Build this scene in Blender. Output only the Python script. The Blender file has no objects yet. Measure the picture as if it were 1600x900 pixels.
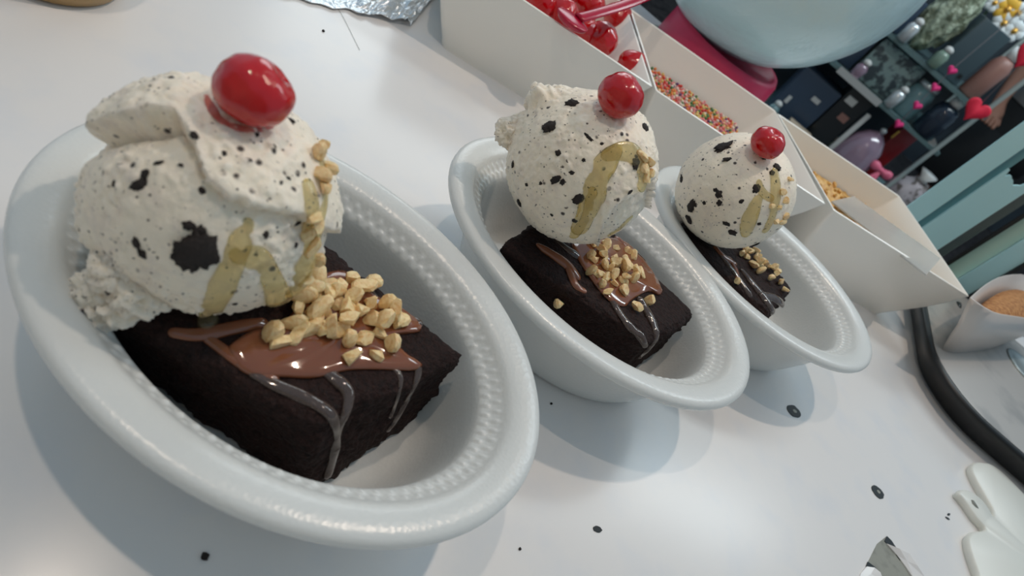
import bpy, bmesh, math, random
from mathutils import Vector, Matrix, noise
from mathutils.bvhtree import BVHTree

random.seed(7)
S = 0.01                                    # everything is written in centimetres, the scene is in metres
col = bpy.context.scene.collection
sc = bpy.context.scene

# ------------------------------------------------------------------ camera
CAMZ, TILT, ROLL, FPX = 20.08, 0.698246, 0.713578, 960.0
CF = Vector((0, math.cos(TILT), -math.sin(TILT)))
_rt = Vector((1, 0, 0)); _up = _rt.cross(CF)
CR = _rt * math.cos(ROLL) + _up * math.sin(ROLL)
CU = -_rt * math.sin(ROLL) + _up * math.cos(ROLL)
CC = Vector((0, 0, CAMZ))
cd = bpy.data.cameras.new('camera'); cam = bpy.data.objects.new('camera', cd); col.objects.link(cam)
cd.sensor_width = 36; cd.lens = FPX / 1600 * 36; cd.clip_start = 0.005; cd.clip_end = 60
M = Matrix((CR, CU, -CF)).transposed().to_4x4(); M.translation = CC * S
cam.matrix_world = M
cd.dof.use_dof = True; cd.dof.focus_distance = 0.27; cd.dof.aperture_fstop = 14
sc.camera = cam

# ------------------------------------------------------------------ world, lights, exposure
w = bpy.data.worlds.new('world'); sc.world = w; w.use_nodes = True
w.node_tree.nodes['Background'].inputs[0].default_value = (0.58, 0.80, 0.98, 1)
w.node_tree.nodes['Background'].inputs[1].default_value = 0.40
def bulb(name, loc, watt, colour, rad):
    l = bpy.data.lights.new(name, 'POINT'); l.energy = watt; l.color = colour; l.shadow_soft_size = rad
    o = bpy.data.objects.new(name, l); col.objects.link(o); o.location = Vector(loc) * S
    return o
bulb('stall_bulb', (-20, 11, 76), 3.0, (1.0, 0.82, 0.66), 0.010)
bulb('stall_bulb', (6.5, 50, 95), 7.9, (1.0, 0.82, 0.66), 0.016)
def panel(name, loc, aim, w_, h_, watt, colour):
    l = bpy.data.lights.new(name, 'AREA'); l.shape = 'RECTANGLE'; l.size = w_; l.size_y = h_; l.energy = watt; l.color = colour
    o = bpy.data.objects.new(name, l); col.objects.link(o); o.location = Vector(loc) * S
    o.rotation_euler = (Vector(aim) - Vector(loc)).to_track_quat('-Z', 'Y').to_euler()
panel('stand_fill_light', (70, 145, 130), (50, 200, -20), 1.2, .3, 13, (.85, .96, 1.0))  # unseen fill light, added to brighten the display stand
panel('lit_shop_sign', (-140, 300, 155), (-140, 0, 60), 1.7, .95, 15, (.9, .98, 1.0))
vs = sc.view_settings
vs.view_transform = 'Standard'; vs.look = 'None'; vs.gamma = 1.0; vs.use_curve_mapping = False; vs.exposure = 0.0

# ------------------------------------------------------------------ helpers
def srgb(r, g, b):
    f = lambda c: (c / 255 / 12.92) if c / 255 <= 0.04045 else ((c / 255 + 0.055) / 1.055) ** 2.4
    return (f(r), f(g), f(b), 1)

def mat(name, c, rough=0.5, bump=None, spots=None, **kw):
    """bump=(scale per cm, strength, distance cm[, kind]); spots=list of (scale, threshold, colour, softness)"""
    m = bpy.data.materials.new(name); m.use_nodes = True
    nt = m.node_tree; N = nt.nodes; L = nt.links; p = N['Principled BSDF']
    p.inputs['Base Color'].default_value = c; p.inputs['Roughness'].default_value = rough
    for k, v in kw.items():
        p.inputs[k.replace('_', ' ')].default_value = v
    tc = N.new('ShaderNodeTexCoord')
    mp = N.new('ShaderNodeMapping'); mp.inputs['Scale'].default_value = (100, 100, 100)
    L.new(tc.outputs['Object'], mp.inputs[0])
    if spots:
        prev = None
        for sp in spots:
            scale, th, c2, soft = sp[:4]; kind = sp[4] if len(sp) > 4 else 'noise'
            if kind == 'noise':
                t = N.new('ShaderNodeTexNoise'); t.inputs['Scale'].default_value = scale; t.inputs['Detail'].default_value = 4
                out = t.outputs[0]
            else:
                t = N.new('ShaderNodeTexVoronoi'); t.inputs['Scale'].default_value = scale
                out = t.outputs['Distance']
            L.new(mp.outputs[0], t.inputs['Vector'])
            r = N.new('ShaderNodeMapRange'); r.inputs[1].default_value = th - soft; r.inputs[2].default_value = th + soft
            if kind != 'noise': r.inputs[3].default_value = 1; r.inputs[4].default_value = 0
            L.new(out, r.inputs[0])
            fac = r.outputs[0]
            if kind == 'speck':        # voronoi specks only in some patches
                t2 = N.new('ShaderNodeTexNoise'); t2.inputs['Scale'].default_value = scale * 0.45; L.new(mp.outputs[0], t2.inputs['Vector'])
                r2 = N.new('ShaderNodeMapRange'); r2.inputs[1].default_value = 0.5; r2.inputs[2].default_value = 0.56; L.new(t2.outputs[0], r2.inputs[0])
                mm = N.new('ShaderNodeMath'); mm.operation = 'MULTIPLY'; L.new(fac, mm.inputs[0]); L.new(r2.outputs[0], mm.inputs[1]); fac = mm.outputs[0]
            mx = N.new('ShaderNodeMix'); mx.data_type = 'RGBA'
            L.new(fac, mx.inputs[0]); mx.inputs[7].default_value = c2
            if prev: L.new(prev, mx.inputs[6])
            else: mx.inputs[6].default_value = c
            prev = mx.outputs[2]
        L.new(prev, p.inputs['Base Color'])
    if bump:
        if len(bump) > 3 and bump[3] == 'voronoi':
            t = N.new('ShaderNodeTexVoronoi'); t.inputs['Scale'].default_value = bump[0]; out = t.outputs['Distance']
        else:
            t = N.new('ShaderNodeTexNoise'); t.inputs['Scale'].default_value = bump[0]; t.inputs['Detail'].default_value = 5; out = t.outputs[0]
        L.new(mp.outputs[0], t.inputs['Vector'])
        b = N.new('ShaderNodeBump'); b.inputs['Strength'].default_value = bump[1]; b.inputs['Distance'].default_value = bump[2] * S
        L.new(out, b.inputs['Height']); L.new(b.outputs[0], p.inputs['Normal'])
    return m

def root(name, loc, label, cat, group=None):
    o = bpy.data.objects.new(name, None); col.objects.link(o); o.location = Vector(loc) * S
    o.empty_display_size = 0.01
    return tag(o, label, cat, group)

def tag(o, label=None, cat=None, group=None, kind=None):
    if label: o['label'] = label
    if cat: o['category'] = cat
    if group: o['group'] = group
    if kind: o['kind'] = kind
    return o

def mesh(name, V, Fs, m, parent=None, loc=None, smooth=True):
    """V in world cm. loc = origin of the object (cm); children keep the parent's origin"""
    org = Vector(loc) if loc is not None else Vector((0, 0, 0))
    if parent is not None:
        p = parent; org = Vector((0, 0, 0))
        while p is not None: org += p.location / S; p = p.parent
    me = bpy.data.meshes.new(name)
    me.from_pydata([(Vector(v) - org) * S for v in V], [], Fs)
    bm = bmesh.new(); bm.from_mesh(me); bmesh.ops.recalc_face_normals(bm, faces=bm.faces); bm.to_mesh(me); bm.free()
    if smooth: me.polygons.foreach_set('use_smooth', [True] * len(me.polygons))
    if m: me.materials.append(m)
    o = bpy.data.objects.new(name, me); col.objects.link(o)
    if parent is not None: o.parent = parent
    else: o.location = org * S
    return o

def sharp(o, ang=40):
    me = o.data
    bm = bmesh.new(); bm.from_mesh(me)
    for e in bm.edges:
        if len(e.link_faces) == 2 and e.calc_face_angle(0) > math.radians(ang): e.smooth = False
    bm.to_mesh(me); bm.free()
    return o

def rings(R, closed=True, cap0=True, cap1=True):
    """loft a list of rings (lists of points with equal length)"""
    n = len(R[0]); V = [p for r in R for p in r]; Fs = []
    for i in range(len(R) - 1):
        for j in range(n if closed else n - 1):
            k = (j + 1) % n
            Fs.append((i * n + j, i * n + k, (i + 1) * n + k, (i + 1) * n + j))
    if cap0: Fs.append(tuple(range(n))[::-1])
    if cap1: Fs.append(tuple((len(R) - 1) * n + j for j in range(n)))
    return V, Fs

def box(c, d, yaw=0, taper=1.0):
    c = Vector(c); V = []
    for z in (-.5, .5):
        t = 1 if z < 0 else taper
        for x, y in ((-.5, -.5), (.5, -.5), (.5, .5), (-.5, .5)):
            p = Vector((x * d[0] * t, y * d[1] * t, 0)); p.rotate(Matrix.Rotation(yaw, 3, 'Z'))
            V.append(c + p + Vector((0, 0, z * d[2])))
    return V, [(0, 3, 2, 1), (4, 5, 6, 7), (0, 1, 5, 4), (1, 2, 6, 5), (2, 3, 7, 6), (3, 0, 4, 7)]

def bevel(o, w_cm, seg=2):
    bm = bmesh.new(); bm.from_mesh(o.data)
    bmesh.ops.bevel(bm, geom=[e for e in bm.edges], offset=w_cm * S, segments=seg, profile=0.6, affect='EDGES')
    bm.to_mesh(o.data); bm.free()
    o.data.polygons.foreach_set('use_smooth', [True] * len(o.data.polygons))
    return sharp(o, 35)

def lathe(c, prof, n=32, sx=1, sy=1, wob=0):
    R = []
    for r, z in prof:
        R.append([Vector(c) + Vector((r * sx * math.cos(2 * math.pi * j / n) * (1 + wob * noise.noise((j * .7, z, r))), r * sy * math.sin(2 * math.pi * j / n), z)) for j in range(n)])
    return rings(R)

def ico(c, r, sub, fn=None):
    bm = bmesh.new(); bmesh.ops.create_icosphere(bm, subdivisions=sub, radius=1)
    V = []
    for v in bm.verts:
        d = v.co.normalized(); V.append(Vector(c) + (fn(d) if fn else d * r))
    Fs = [tuple(x.index for x in f.verts) for f in bm.faces]
    bm.free()
    return V, Fs

def tube(P, rad, n=10, N=None, flat=1.0):
    """tube through points P with radii rad, optional surface normals N with flattening along them"""
    R = []
    m = len(P)
    for i in range(m):
        t = (P[min(i + 1, m - 1)] - P[max(i - 1, 0)])
        t = t.normalized() if t.length > 1e-6 else Vector((0, 0, 1))
        a = N[i] if N else (Vector((0, 0, 1)) if abs(t.z) < .9 else Vector((1, 0, 0)))
        b = t.cross(a).normalized(); a = b.cross(t).normalized()
        R.append([P[i] + (b * math.cos(2 * math.pi * j / n) + a * flat * math.sin(2 * math.pi * j / n)) * rad[i] for j in range(n)])
    return rings(R)

def pixray(px, py):
    return (CF + CR * ((px - 800) / FPX) - CU * ((py - 450) / FPX))
def at(px, py, z):                      # point at height z seen at a spot of the photograph
    d = pixray(px, py); return CC + d * ((z - CAMZ) / d.z)
def aty(px, py, y):                     # point at distance y
    d = pixray(px, py); return CC + d * (y / d.y)

def catmull(P, k=6):
    out = []
    for i in range(len(P) - 1):
        a, b, c, d = P[max(i - 1, 0)], P[i], P[i + 1], P[min(i + 2, len(P) - 1)]
        for s in range(k):
            t = s / k
            out.append(tuple(.5 * (2 * b[q] + (c[q] - a[q]) * t + (2 * a[q] - 5 * b[q] + 4 * c[q] - d[q]) * t * t + (3 * b[q] - a[q] - 3 * c[q] + d[q]) * t ** 3) for q in range(len(b))))
    out.append(tuple(P[-1]))
    return out

def hit(bvh, px, py):
    d = pixray(px, py).normalized(); h = bvh.ray_cast(CC, d)
    return (h[0], h[1]) if h[0] else (None, None)

def bvh_of(V, Fs): return BVHTree.FromPolygons([Vector(v) for v in V], Fs)

def drip(name, bvh, path, m, parent, flat=.55, sink=.25, ends=True):
    """path: (px, py, half width in px); laid on the surface met there"""
    P, Rr, Nn = [], [], []
    for px, py, wp in catmull(path, 7):
        h, n = hit(bvh, px, py)
        if h is None: continue
        r = wp * (h - CC).dot(CF) / FPX
        P.append(h + n * r * flat * sink); Rr.append(r); Nn.append(n)
    if len(P) < 4: return None
    for _ in range(3):
        P = [P[0]] + [(P[i - 1] + P[i] * 2 + P[i + 1]) / 4 for i in range(1, len(P) - 1)] + [P[-1]]
        Nn = [Nn[0]] + [(Nn[i - 1] + Nn[i] * 2 + Nn[i + 1]).normalized() for i in range(1, len(Nn) - 1)] + [Nn[-1]]
    if ends:
        def cap(i, j):
            t = (P[i] - P[j]).normalized(); r = Rr[i]
            return [(P[i] + t * r * .55, r * .8, Nn[i]), (P[i] + t * r * .9, r * .4, Nn[i]), (P[i] + t * r, r * .06, Nn[i])]
        a = cap(0, 1)[::-1]; b = cap(-1, -2)
        P = [x[0] for x in a] + P + [x[0] for x in b]; Rr = [x[1] for x in a] + Rr + [x[1] for x in b]; Nn = [x[2] for x in a] + Nn + [x[2] for x in b]
    V, Fs = tube(P, Rr, 12, Nn, flat)
    return mesh(name, V, Fs, m, parent)

def pool(name, bvh, outline, thick, m, parent):
    out = catmull(list(outline) + [outline[0]], 5)[:-1]
    cx = sum(p[0] for p in out) / len(out); cy = sum(p[1] for p in out) / len(out)
    R = []
    prof = [(1.0, -.04), (1.01, .35), (.97, .65), (.9, .85), (.78, .97), (.6, 1), (.4, 1), (.2, 1), (.03, 1)]
    for s, t in prof:
        ring = []
        for (x, y) in out:
            h, n = hit(bvh, cx + (x - cx) * s, cy + (y - cy) * s)
            if h is None:
                h, n = (ring[-1][0], ring[-1][1]) if ring else (at(cx, cy, 4.5), Vector((0, 0, 1)))
            ring.append((h, n, t))
        m_ = len(ring); hs = [r[0] for r in ring]; ns = [r[1] for r in ring]
        for _ in range(2):
            hs = [(hs[i - 1] + hs[i] * 2 + hs[(i + 1) % m_]) / 4 for i in range(m_)]
            ns = [(ns[i - 1] + ns[i] * 2 + ns[(i + 1) % m_]).normalized() for i in range(m_)]
        R.append([hs[i] + ns[i] * thick * t * (1 + .25 * noise.noise(hs[i] * 1.2)) for i in range(m_)])
    V, Fs = rings(R)
    return mesh(name, V, Fs, m, parent)

def fbm(p, o=4, h=.5):
    a, s, f = 0, 1, 1
    for _ in range(o):
        a += s * noise.noise(Vector(p) * f); f *= 2.1; s *= h
    return a

# ------------------------------------------------------------------ materials
WHITE = mat('white_table_film', srgb(236, 233, 231), .24, bump=(.5, .04, .08), spots=[(.35, .62, srgb(229, 229, 231), .12)])
FOAM = mat('white_foam', srgb(221, 223, 221), .27, bump=(7, .3, .02, 'voronoi'), Subsurface_Weight=.25, Subsurface_Scale=.006)
FOAM.node_tree.nodes['Principled BSDF'].inputs['Subsurface Radius'].default_value = (1, 1, 1)
DISH = mat('white_melamine', srgb(248, 245, 238), .22)
CAKE = mat('chocolate_cake', srgb(40, 22, 19), .7, bump=(7, 1.0, .14), spots=[(6, .56, srgb(24, 13, 12), .12), (22, .66, srgb(66, 42, 34), .05)], Specular_IOR_Level=.25)
ICE = mat('cookie_ice_cream', srgb(253, 239, 220), .5, bump=(9, .5, .05), Subsurface_Weight=.35, Subsurface_Scale=.005,
          spots=[(2.2, .64, srgb(234, 222, 208), .12), (2.3, .19, srgb(58, 50, 46), .05, 'speck'), (4.6, .15, srgb(84, 76, 70), .06, 'speck'), (5.5, .69, srgb(70, 60, 54), .03)])
ICE.node_tree.nodes['Principled BSDF'].inputs['Subsurface Radius'].default_value = (1, .9, .8)
COOKIE = mat('dark_cookie', srgb(38, 30, 27), .8, bump=(9, .8, .08))
CARAMEL = mat('caramel', srgb(128, 76, 50), .10, Subsurface_Weight=.2, Subsurface_Scale=.003, Coat_Weight=.6, Coat_Roughness=.04)
CARTHIN = mat('thin_caramel', srgb(132, 112, 104), .10, Transmission_Weight=.7, IOR=1.4, Coat_Weight=.5, Coat_Roughness=.04)
SYRUP = mat('milk_syrup', srgb(250, 236, 186), .08, Coat_Weight=.5, Coat_Roughness=.04, Transmission_Weight=.92, IOR=1.2, bump=(2.2, .3, .1))
NUT = mat('peanut', srgb(246, 220, 170), .42, spots=[(2.2, .55, srgb(226, 186, 126), .14)], bump=(6, .3, .04), Subsurface_Weight=.2, Subsurface_Scale=.003)
TOAST = mat('toasted_peanut', srgb(232, 188, 112), .5, spots=[(2.5, .55, srgb(204, 148, 76), .12)])
CHERRY = mat('glazed_cherry', srgb(192, 3, 12), .14, Subsurface_Weight=.3, Subsurface_Scale=.006, Coat_Weight=.5, Coat_Roughness=.03, bump=(2.4, .4, .12))
CHERRY.node_tree.nodes['Principled BSDF'].inputs['Subsurface Radius'].default_value = (1, .15, .1)
REDPL = mat('red_plastic', srgb(196, 16, 60), .2, Transmission_Weight=.25)
PINKPL = mat('pink_plastic', srgb(214, 52, 92), .35)
GREENPL = mat('green_plastic', srgb(70, 118, 96), .5)
BLUEPL = mat('pale_blue_plastic', srgb(214, 244, 250), .2, Transmission_Weight=.08, bump=(.16, .6, 1.0))
FOIL = mat('crumpled_foil', srgb(244, 246, 248), .3, Metallic=1.0, bump=(1.6, .6, .3))
TAN = mat('tan_plastic', srgb(170, 138, 92), .4)
BLACK = mat('black_plastic', srgb(20, 21, 22), .45)
STEEL = mat('brushed_steel', srgb(190, 184, 178), .3, Metallic=.25, spots=[(.25, .55, srgb(166, 162, 158), .08)])
PAPER = mat('grey_white_dish', srgb(214, 206, 200), .35)
CRUMB = mat('brown_crumbs', srgb(196, 140, 84), .8, bump=(4, .9, .2), spots=[(3, .5, srgb(160, 104, 56), .12)])
CREAM = mat('cream_plastic', srgb(232, 232, 224), .38)
TORN = mat('bare_grey_board', srgb(150, 150, 140), .6, bump=(3, .3, .05), spots=[(1, .6, srgb(120, 120, 112), .1)])
SOOT = mat('dark_chip', srgb(26, 34, 38), .6)
CLEARW = mat('clear_white_plastic', srgb(232, 230, 226), .18, Transmission_Weight=.55, IOR=1.2)
CYAN = mat('pale_cyan_acrylic', srgb(184, 228, 234), .3, Transmission_Weight=.1)
CYAND = mat('teal_acrylic', srgb(110, 158, 164), .3, Transmission_Weight=.2)
GLASSG = mat('green_tinted_acrylic', srgb(216, 238, 226), .15, Transmission_Weight=.45, IOR=1.2)

# ------------------------------------------------------------------ setting
FLOORZ = -90
def struct(name, V, Fs, m): return tag(mesh(name, V, Fs, m, smooth=False), kind='structure')
FLOORM = mat('hall_floor', srgb(74, 66, 64), .3, spots=[(.12, .52, srgb(48, 42, 42), .05), (.3, .6, srgb(104, 94, 88), .04)])
WALLM = mat('dark_shop_wall', srgb(58, 66, 72), .6, spots=[(.03, .52, srgb(44, 50, 58), .08)])
struct('floor', *box((0, 250, FLOORZ - 5), (1400, 1400, 10)), FLOORM)
struct('wall_back', *box((100, 640, 60), (1400, 10, 300)), WALLM)
struct('wall_fill', *box((0, -110, 40), (600, 10, 260)), mat('warm_fill_wall', srgb(226, 214, 198), .6))  # unseen wall added behind the camera to shape the front fill

# counter with its marks
TX0, TX1, TY0, TY1 = -75, 110, -40, 80
ctr = root('counter', (0, 0, 0), 'white film covered counter top with chips and a torn spot under the bowls', 'counter')
o = mesh('counter_top', *box(((TX0 + TX1) / 2, (TY0 + TY1) / 2, -1.5), (TX1 - TX0, TY1 - TY0, 3)), WHITE, ctr, smooth=False); bevel(o, .3, 3)
mesh('counter_body', *box(((TX0 + TX1) / 2, (TY0 + TY1) / 2, (FLOORZ - 3) / 2 - 0), (TX1 - TX0 - 6, TY1 - TY0 - 6, -FLOORZ - 3.1)), mat('counter_panel', srgb(200, 200, 200), .5), ctr, smooth=False)
def flatpatch(name, pts, m, h=.03, lbl=None, lift=None):
    n = len(pts); c = sum(pts, Vector()) / n
    V = [Vector((p.x, p.y, 0.0)) for p in pts] + [Vector((p.x, p.y, h + (lift[i] if lift else 0))) for i, p in enumerate(pts)] + [c + Vector((0, 0, h + (sum(lift) / n if lift else 0)))]
    Fs = [(i, (i + 1) % n, n + (i + 1) % n, n + i) for i in range(n)] + [(n + i, n + (i + 1) % n, 2 * n) for i in range(n)]
    o = mesh(name, V, Fs, m, ctr, smooth=False)
    if lbl: o['label'] = lbl
    return o
# torn corner: bare board, a dark tear line and a curled flap of film
flatpatch('torn_spot', [at(*p, 0) for p in ((1385, 838), (1392, 846), (1404, 866), (1414, 880), (1436, 912), (1376, 916), (1360, 900), (1353, 884), (1362, 866), (1370, 850))], TORN, .02, 'grey bare board where the white film is torn')
flatpatch('torn_edge', [at(*p, 0) for p in ((1385, 838), (1392, 845), (1407, 868), (1410, 880), (1404, 874), (1392, 857), (1381, 846))], SOOT, .05)
flatpatch('torn_edge', [at(*p, 0) for p in ((1355, 878), (1366, 886), (1377, 904), (1372, 906), (1362, 892), (1352, 886))], SOOT, .05)
flatpatch('film_flap', [at(*p, 0) for p in ((1384, 850), (1398, 860), (1412, 868), (1424, 886), (1440, 906), (1426, 906), (1412, 884), (1400, 868))], WHITE, .06, lift=[.02, .25, .3, .3, .2, .05, .02, .02])
flatpatch('film_flap', [at(*p, 0) for p in ((1352, 886), (1360, 889), (1368, 897), (1374, 910), (1340, 910), (1344, 896))], WHITE, .06, lift=[.05, .2, .25, .2, .0, .0])
def chip(px, py, a, b, ang, hole=True):
    c = at(px, py, 0); P = []
    for j in range(16):
        t = j * math.tau / 16; k = 1 + .22 * noise.noise((j * 1.3, px, py))
        x, y = a * k * math.cos(t), b * k * math.sin(t)
        P.append(at(px + x * math.cos(ang) - y * math.sin(ang), py + x * math.sin(ang) + y * math.cos(ang), 0))
    flatpatch('film_chip', P, SOOT, .04)
    if hole:
        P2 = [c + (p - c) * .28 + Vector((.05, .05, 0)) for p in P]
        flatpatch('film_chip', P2, TORN, .055)
chip(1240, 643, 13, 7, .75); chip(1371, 769, 13, 6, .85); chip(933, 827, 7, 4.5, .5, False)
chip(1515, 740, 2.6, 2.6, 0, False); chip(1482, 804, 2, 2, 0, False); chip(1480, 810, 4, 1.2, .6, False)
P = [at(525, 8, .03), at(538, 30, .03), at(552, 58, .03), at(562, 78, .03)]
o = mesh('film_scratch', *tube([Vector(p) for p in catmull(P, 4)], [.01] * 13, 6), TORN, ctr)

def crumb(px, py, r, label):
    c = at(px, py, 0)
    V, Fs = ico(c + Vector((0, 0, r * .5)), r, 2, lambda d: Vector((d.x, d.y, d.z * .6)) * r * (1 + .35 * noise.noise(d * 1.7 + c)))
    tag(mesh('cookie_crumb', V, Fs, COOKIE, None, c), label, 'crumb', 'dark crumbs dropped on the counter')
crumb(320, 870, .115, 'dark round crumb on the counter in the shadow of the nearest bowl')
crumb(505, 49, .09, 'tiny dark crumb on the counter next to the foil')
crumb(861, 631, .06, 'tiny dark crumb between the nearest and the middle bowl')
crumb(812, 858, .06, 'tiny dark crumb on the counter just right of the nearest bowl')

# ------------------------------------------------------------------ foam bowls
BA, BB = 8.5, 6.39
PROF = [  # (offset from the rim edge, height, bead row)
    (8.0, .55, 0), (5.2, .55, 0), (4.0, .58, 0), (3.45, .72, 0), (3.0, 1.05, 0), (2.62, 1.7, 0), (2.36, 2.5, 0), (2.18, 3.2, 0), (2.06, 3.75, 0), (1.98, 3.98, 0),
    (1.93, 4.06, 0), (1.86, 4.12, 1), (1.78, 4.18, 1), (1.70, 4.23, 1), (1.64, 4.27, 0), (1.56, 4.32, 2), (1.48, 4.38, 2), (1.40, 4.45, 2), (1.33, 4.52, 0),
    (1.26, 4.62, 0), (1.18, 4.72, 0), (1.06, 4.82, 0), (.85, 4.90, 0), (.6, 4.95, 0), (.36, 4.97, 0), (.18, 4.95, 0), (.07, 4.88, 0), (.01, 4.78, 0), (0, 4.66, 0), (.04, 4.55, 0), (.12, 4.49, 0), (.24, 4.47, 0),
    (.6, 4.48, 0), (1.0, 4.44, 0), (1.3, 4.22, 0), (1.48, 3.9, 0), (1.7, 3.2, 0), (2.0, 2.2, 0), (2.4, 1.1, 0), (2.75, .45, 0), (3.0, .14, 0), (3.2, .02, 0), (3.4, 0, 0), (4.2, .02, 0), (4.4, .2, 0), (5.2, .2, 0), (8.0, .2, 0)]
NB = 88
def bowl_mesh():
    n = NB * 8; R = []
    for d, z, bead in PROF:
        db = d * (3.84 - BB) / -(8.5 - 5.3) if d > 1.9 else d
        if d > 1.3: db = 1.3 + (d - 1.3) * (2.55 - 1.3) / (3.2 - 1.3)
        else: db = d
        a, b = max(BA - d, .01), max(BB - db, .01)
        if d >= 5.2: a, b = (3.3, 2.6) if d < 8 else (.02, .02)
        ring = []
        for j in range(n):
            t = j * math.tau / n
            dz = 0
            if bead:
                ph = t * NB + (math.pi if bead == 2 else 0)
                dz = .085 * max(0, math.cos(ph)) ** .7 * (1.0 if d in (1.78, 1.48) else .7)
            ring.append(Vector((a * math.cos(t), b * math.sin(t), z + dz)))
        R.append(ring)
    return rings(R)
BV, BF = bowl_mesh()
BOWLS = [(-4.342, 11.564, .0323), (2.586, 24.099, .0815), (10.566, 35.532, .0885)]
BNAMES = ['nearest', 'middle', 'farthest']
BL = ['large white oval foam bowl at the front left, nearest to the viewer', 'white oval foam bowl in the middle of the row of three', 'white oval foam bowl farthest from the viewer, beside the nut dish']
bowl_me = None
for i, (x, y, th) in enumerate(BOWLS):
    if bowl_me is None:
        o = mesh('foam_bowl', BV, BF, FOAM); bowl_me = o.data
    else:
        o = bpy.data.objects.new('foam_bowl', bowl_me); col.objects.link(o)
    o.location = (x * S, y * S, 0); o.rotation_euler.z = th
    tag(o, BL[i], 'bowl', 'oval foam bowls with brownie sundaes')

def inner(z):          # inner half axes at a height
    pts = [(3.45, .72), (3.0, 1.05), (2.62, 1.7), (2.36, 2.5), (2.18, 3.2), (2.06, 3.75), (1.98, 3.98), (1.3, 4.55), (1.0, 4.9)]
    d = pts[-1][0]
    for (d0, z0), (d1, z1) in zip(pts, pts[1:]):
        if z <= z0: d = d0; break
        if z <= z1: d = d0 + (d1 - d0) * (z - z0) / (z1 - z0); break
    db = 1.3 + (d - 1.3) * .658 if d > 1.3 else d
    return BA - d, BB - db
def clamp_in(p, b, mg=.05):
    x, y, th = b; q = Vector((p.x - x, p.y - y, 0)); q.rotate(Matrix.Rotation(-th, 3, 'Z'))
    ia, ib = inner(p.z); ia -= mg; ib -= mg
    r = math.hypot(q.x / ia, q.y / ib)
    if r > 1: q /= r
    q.rotate(Matrix.Rotation(th, 3, 'Z'))
    return Vector((x + q.x, y + q.y, p.z))

# ------------------------------------------------------------------ brownies
def brownie(b, top, bot, zt, seed, label, rnd=.13):
    """top, bot: corners FL FR BR BL in world cm"""
    n = 54; V = []; Fs = []; idx = {}
    def vert(u):
        key = tuple(round(c, 5) for c in u)
        if key in idx: return idx[key]
        # rounded cube
        rx, ry, rz = rnd * .8, rnd, rnd * 1.3
        c = Vector((max(-1 + rx, min(1 - rx, u[0])), max(-1 + ry, min(1 - ry, u[1])), max(-1 + rz, min(1 - rz, u[2]))))
        d = Vector(((u[0] - c.x) / rx, (u[1] - c.y) / ry, (u[2] - c.z) / rz))
        if d.length > 1e-6: d.normalize()
        q = c + Vector((d.x * rx, d.y * ry, d.z * rz))
        s, t, h = (q.x + 1) / 2, (q.y + 1) / 2, (q.z + 1) / 2
        def bil(C): return (C[0] * (1 - s) * (1 - t) + C[1] * s * (1 - t) + C[2] * s * t + C[3] * (1 - s) * t)
        pt = bil([Vector((*k, zt)) for k in top]); pb = bil([Vector((*k, .6)) for k in bot])
        p = pb.lerp(pt, h)
        side = 1 - max(0, (abs(u[2]) - .9) * 10) if abs(u[2]) > .9 else 1
        k = fbm(p * .9 + Vector((seed, 0, 0)), 5, .6)
        ctr_ = Vector((b[0], b[1], 2.4)); out = (p - ctr_); out.z *= 1.0; out.normalize()
        p += out * k * (.16 if side > .5 else .09)
        p += out * (.12 * max(0, noise.noise(p * 4.5 + Vector((seed, 3, 3)))) + .06 * noise.noise(p * 9))
        p.z = max(p.z, .58)
        p = clamp_in(p, b)
        idx[key] = len(V); V.append(p); return idx[key]
    for ax in range(3):
        for sg in (-1, 1):
            for i in range(n):
                for j in range(n):
                    q = []
                    for di, dj in ((0, 0), (1, 0), (1, 1), (0, 1)):
                        u = [0, 0, 0]; u[ax] = sg; u[(ax + 1) % 3] = -1 + 2 * (i + di) / n; u[(ax + 2) % 3] = -1 + 2 * (j + dj) / n
                        q.append(vert(u))
                    Fs.append(tuple(q if sg > 0 else q[::-1]))
    r = root('brownie', (b[0], b[1], .56), label, 'brownie', 'brownies in the foam bowls')
    o = mesh('cake', V, Fs, CAKE, r)
    return r, bvh_of(V, Fs)

br1, bv1 = brownie(BOWLS[0], [(-8.6, 7.3), (-1.7, 8.6), (.25, 14.3), (-8.0, 13.8)], [(-8.2, 8.2), (-.5, 8.9), (.6, 14.2), (-7.6, 13.8)], 4.5, 1.5, 'dark chocolate brownie with caramel and nuts in the nearest foam bowl')
br2, bv2 = brownie(BOWLS[1], [(-1.6, 20.2), (6.0, 21.8), (7.7, 26.3), (-.6, 27.6)], [(-1.0, 21.0), (6.6, 22.4), (8.0, 26.6), (-.4, 27.4)], 4.5, 7.7, 'dark chocolate brownie with caramel and nuts in the middle foam bowl')
br3, bv3 = brownie(BOWLS[2], [(4.9, 31.5), (11.9, 31.2), (13.2, 36.3), (5.4, 38.6)], [(5.6, 32.2), (12.0, 32.0), (13.2, 36.5), (6.4, 38.2)], 4.5, 13.1, 'dark chocolate brownie under the smooth scoop in the farthest foam bowl', .22)

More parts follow.
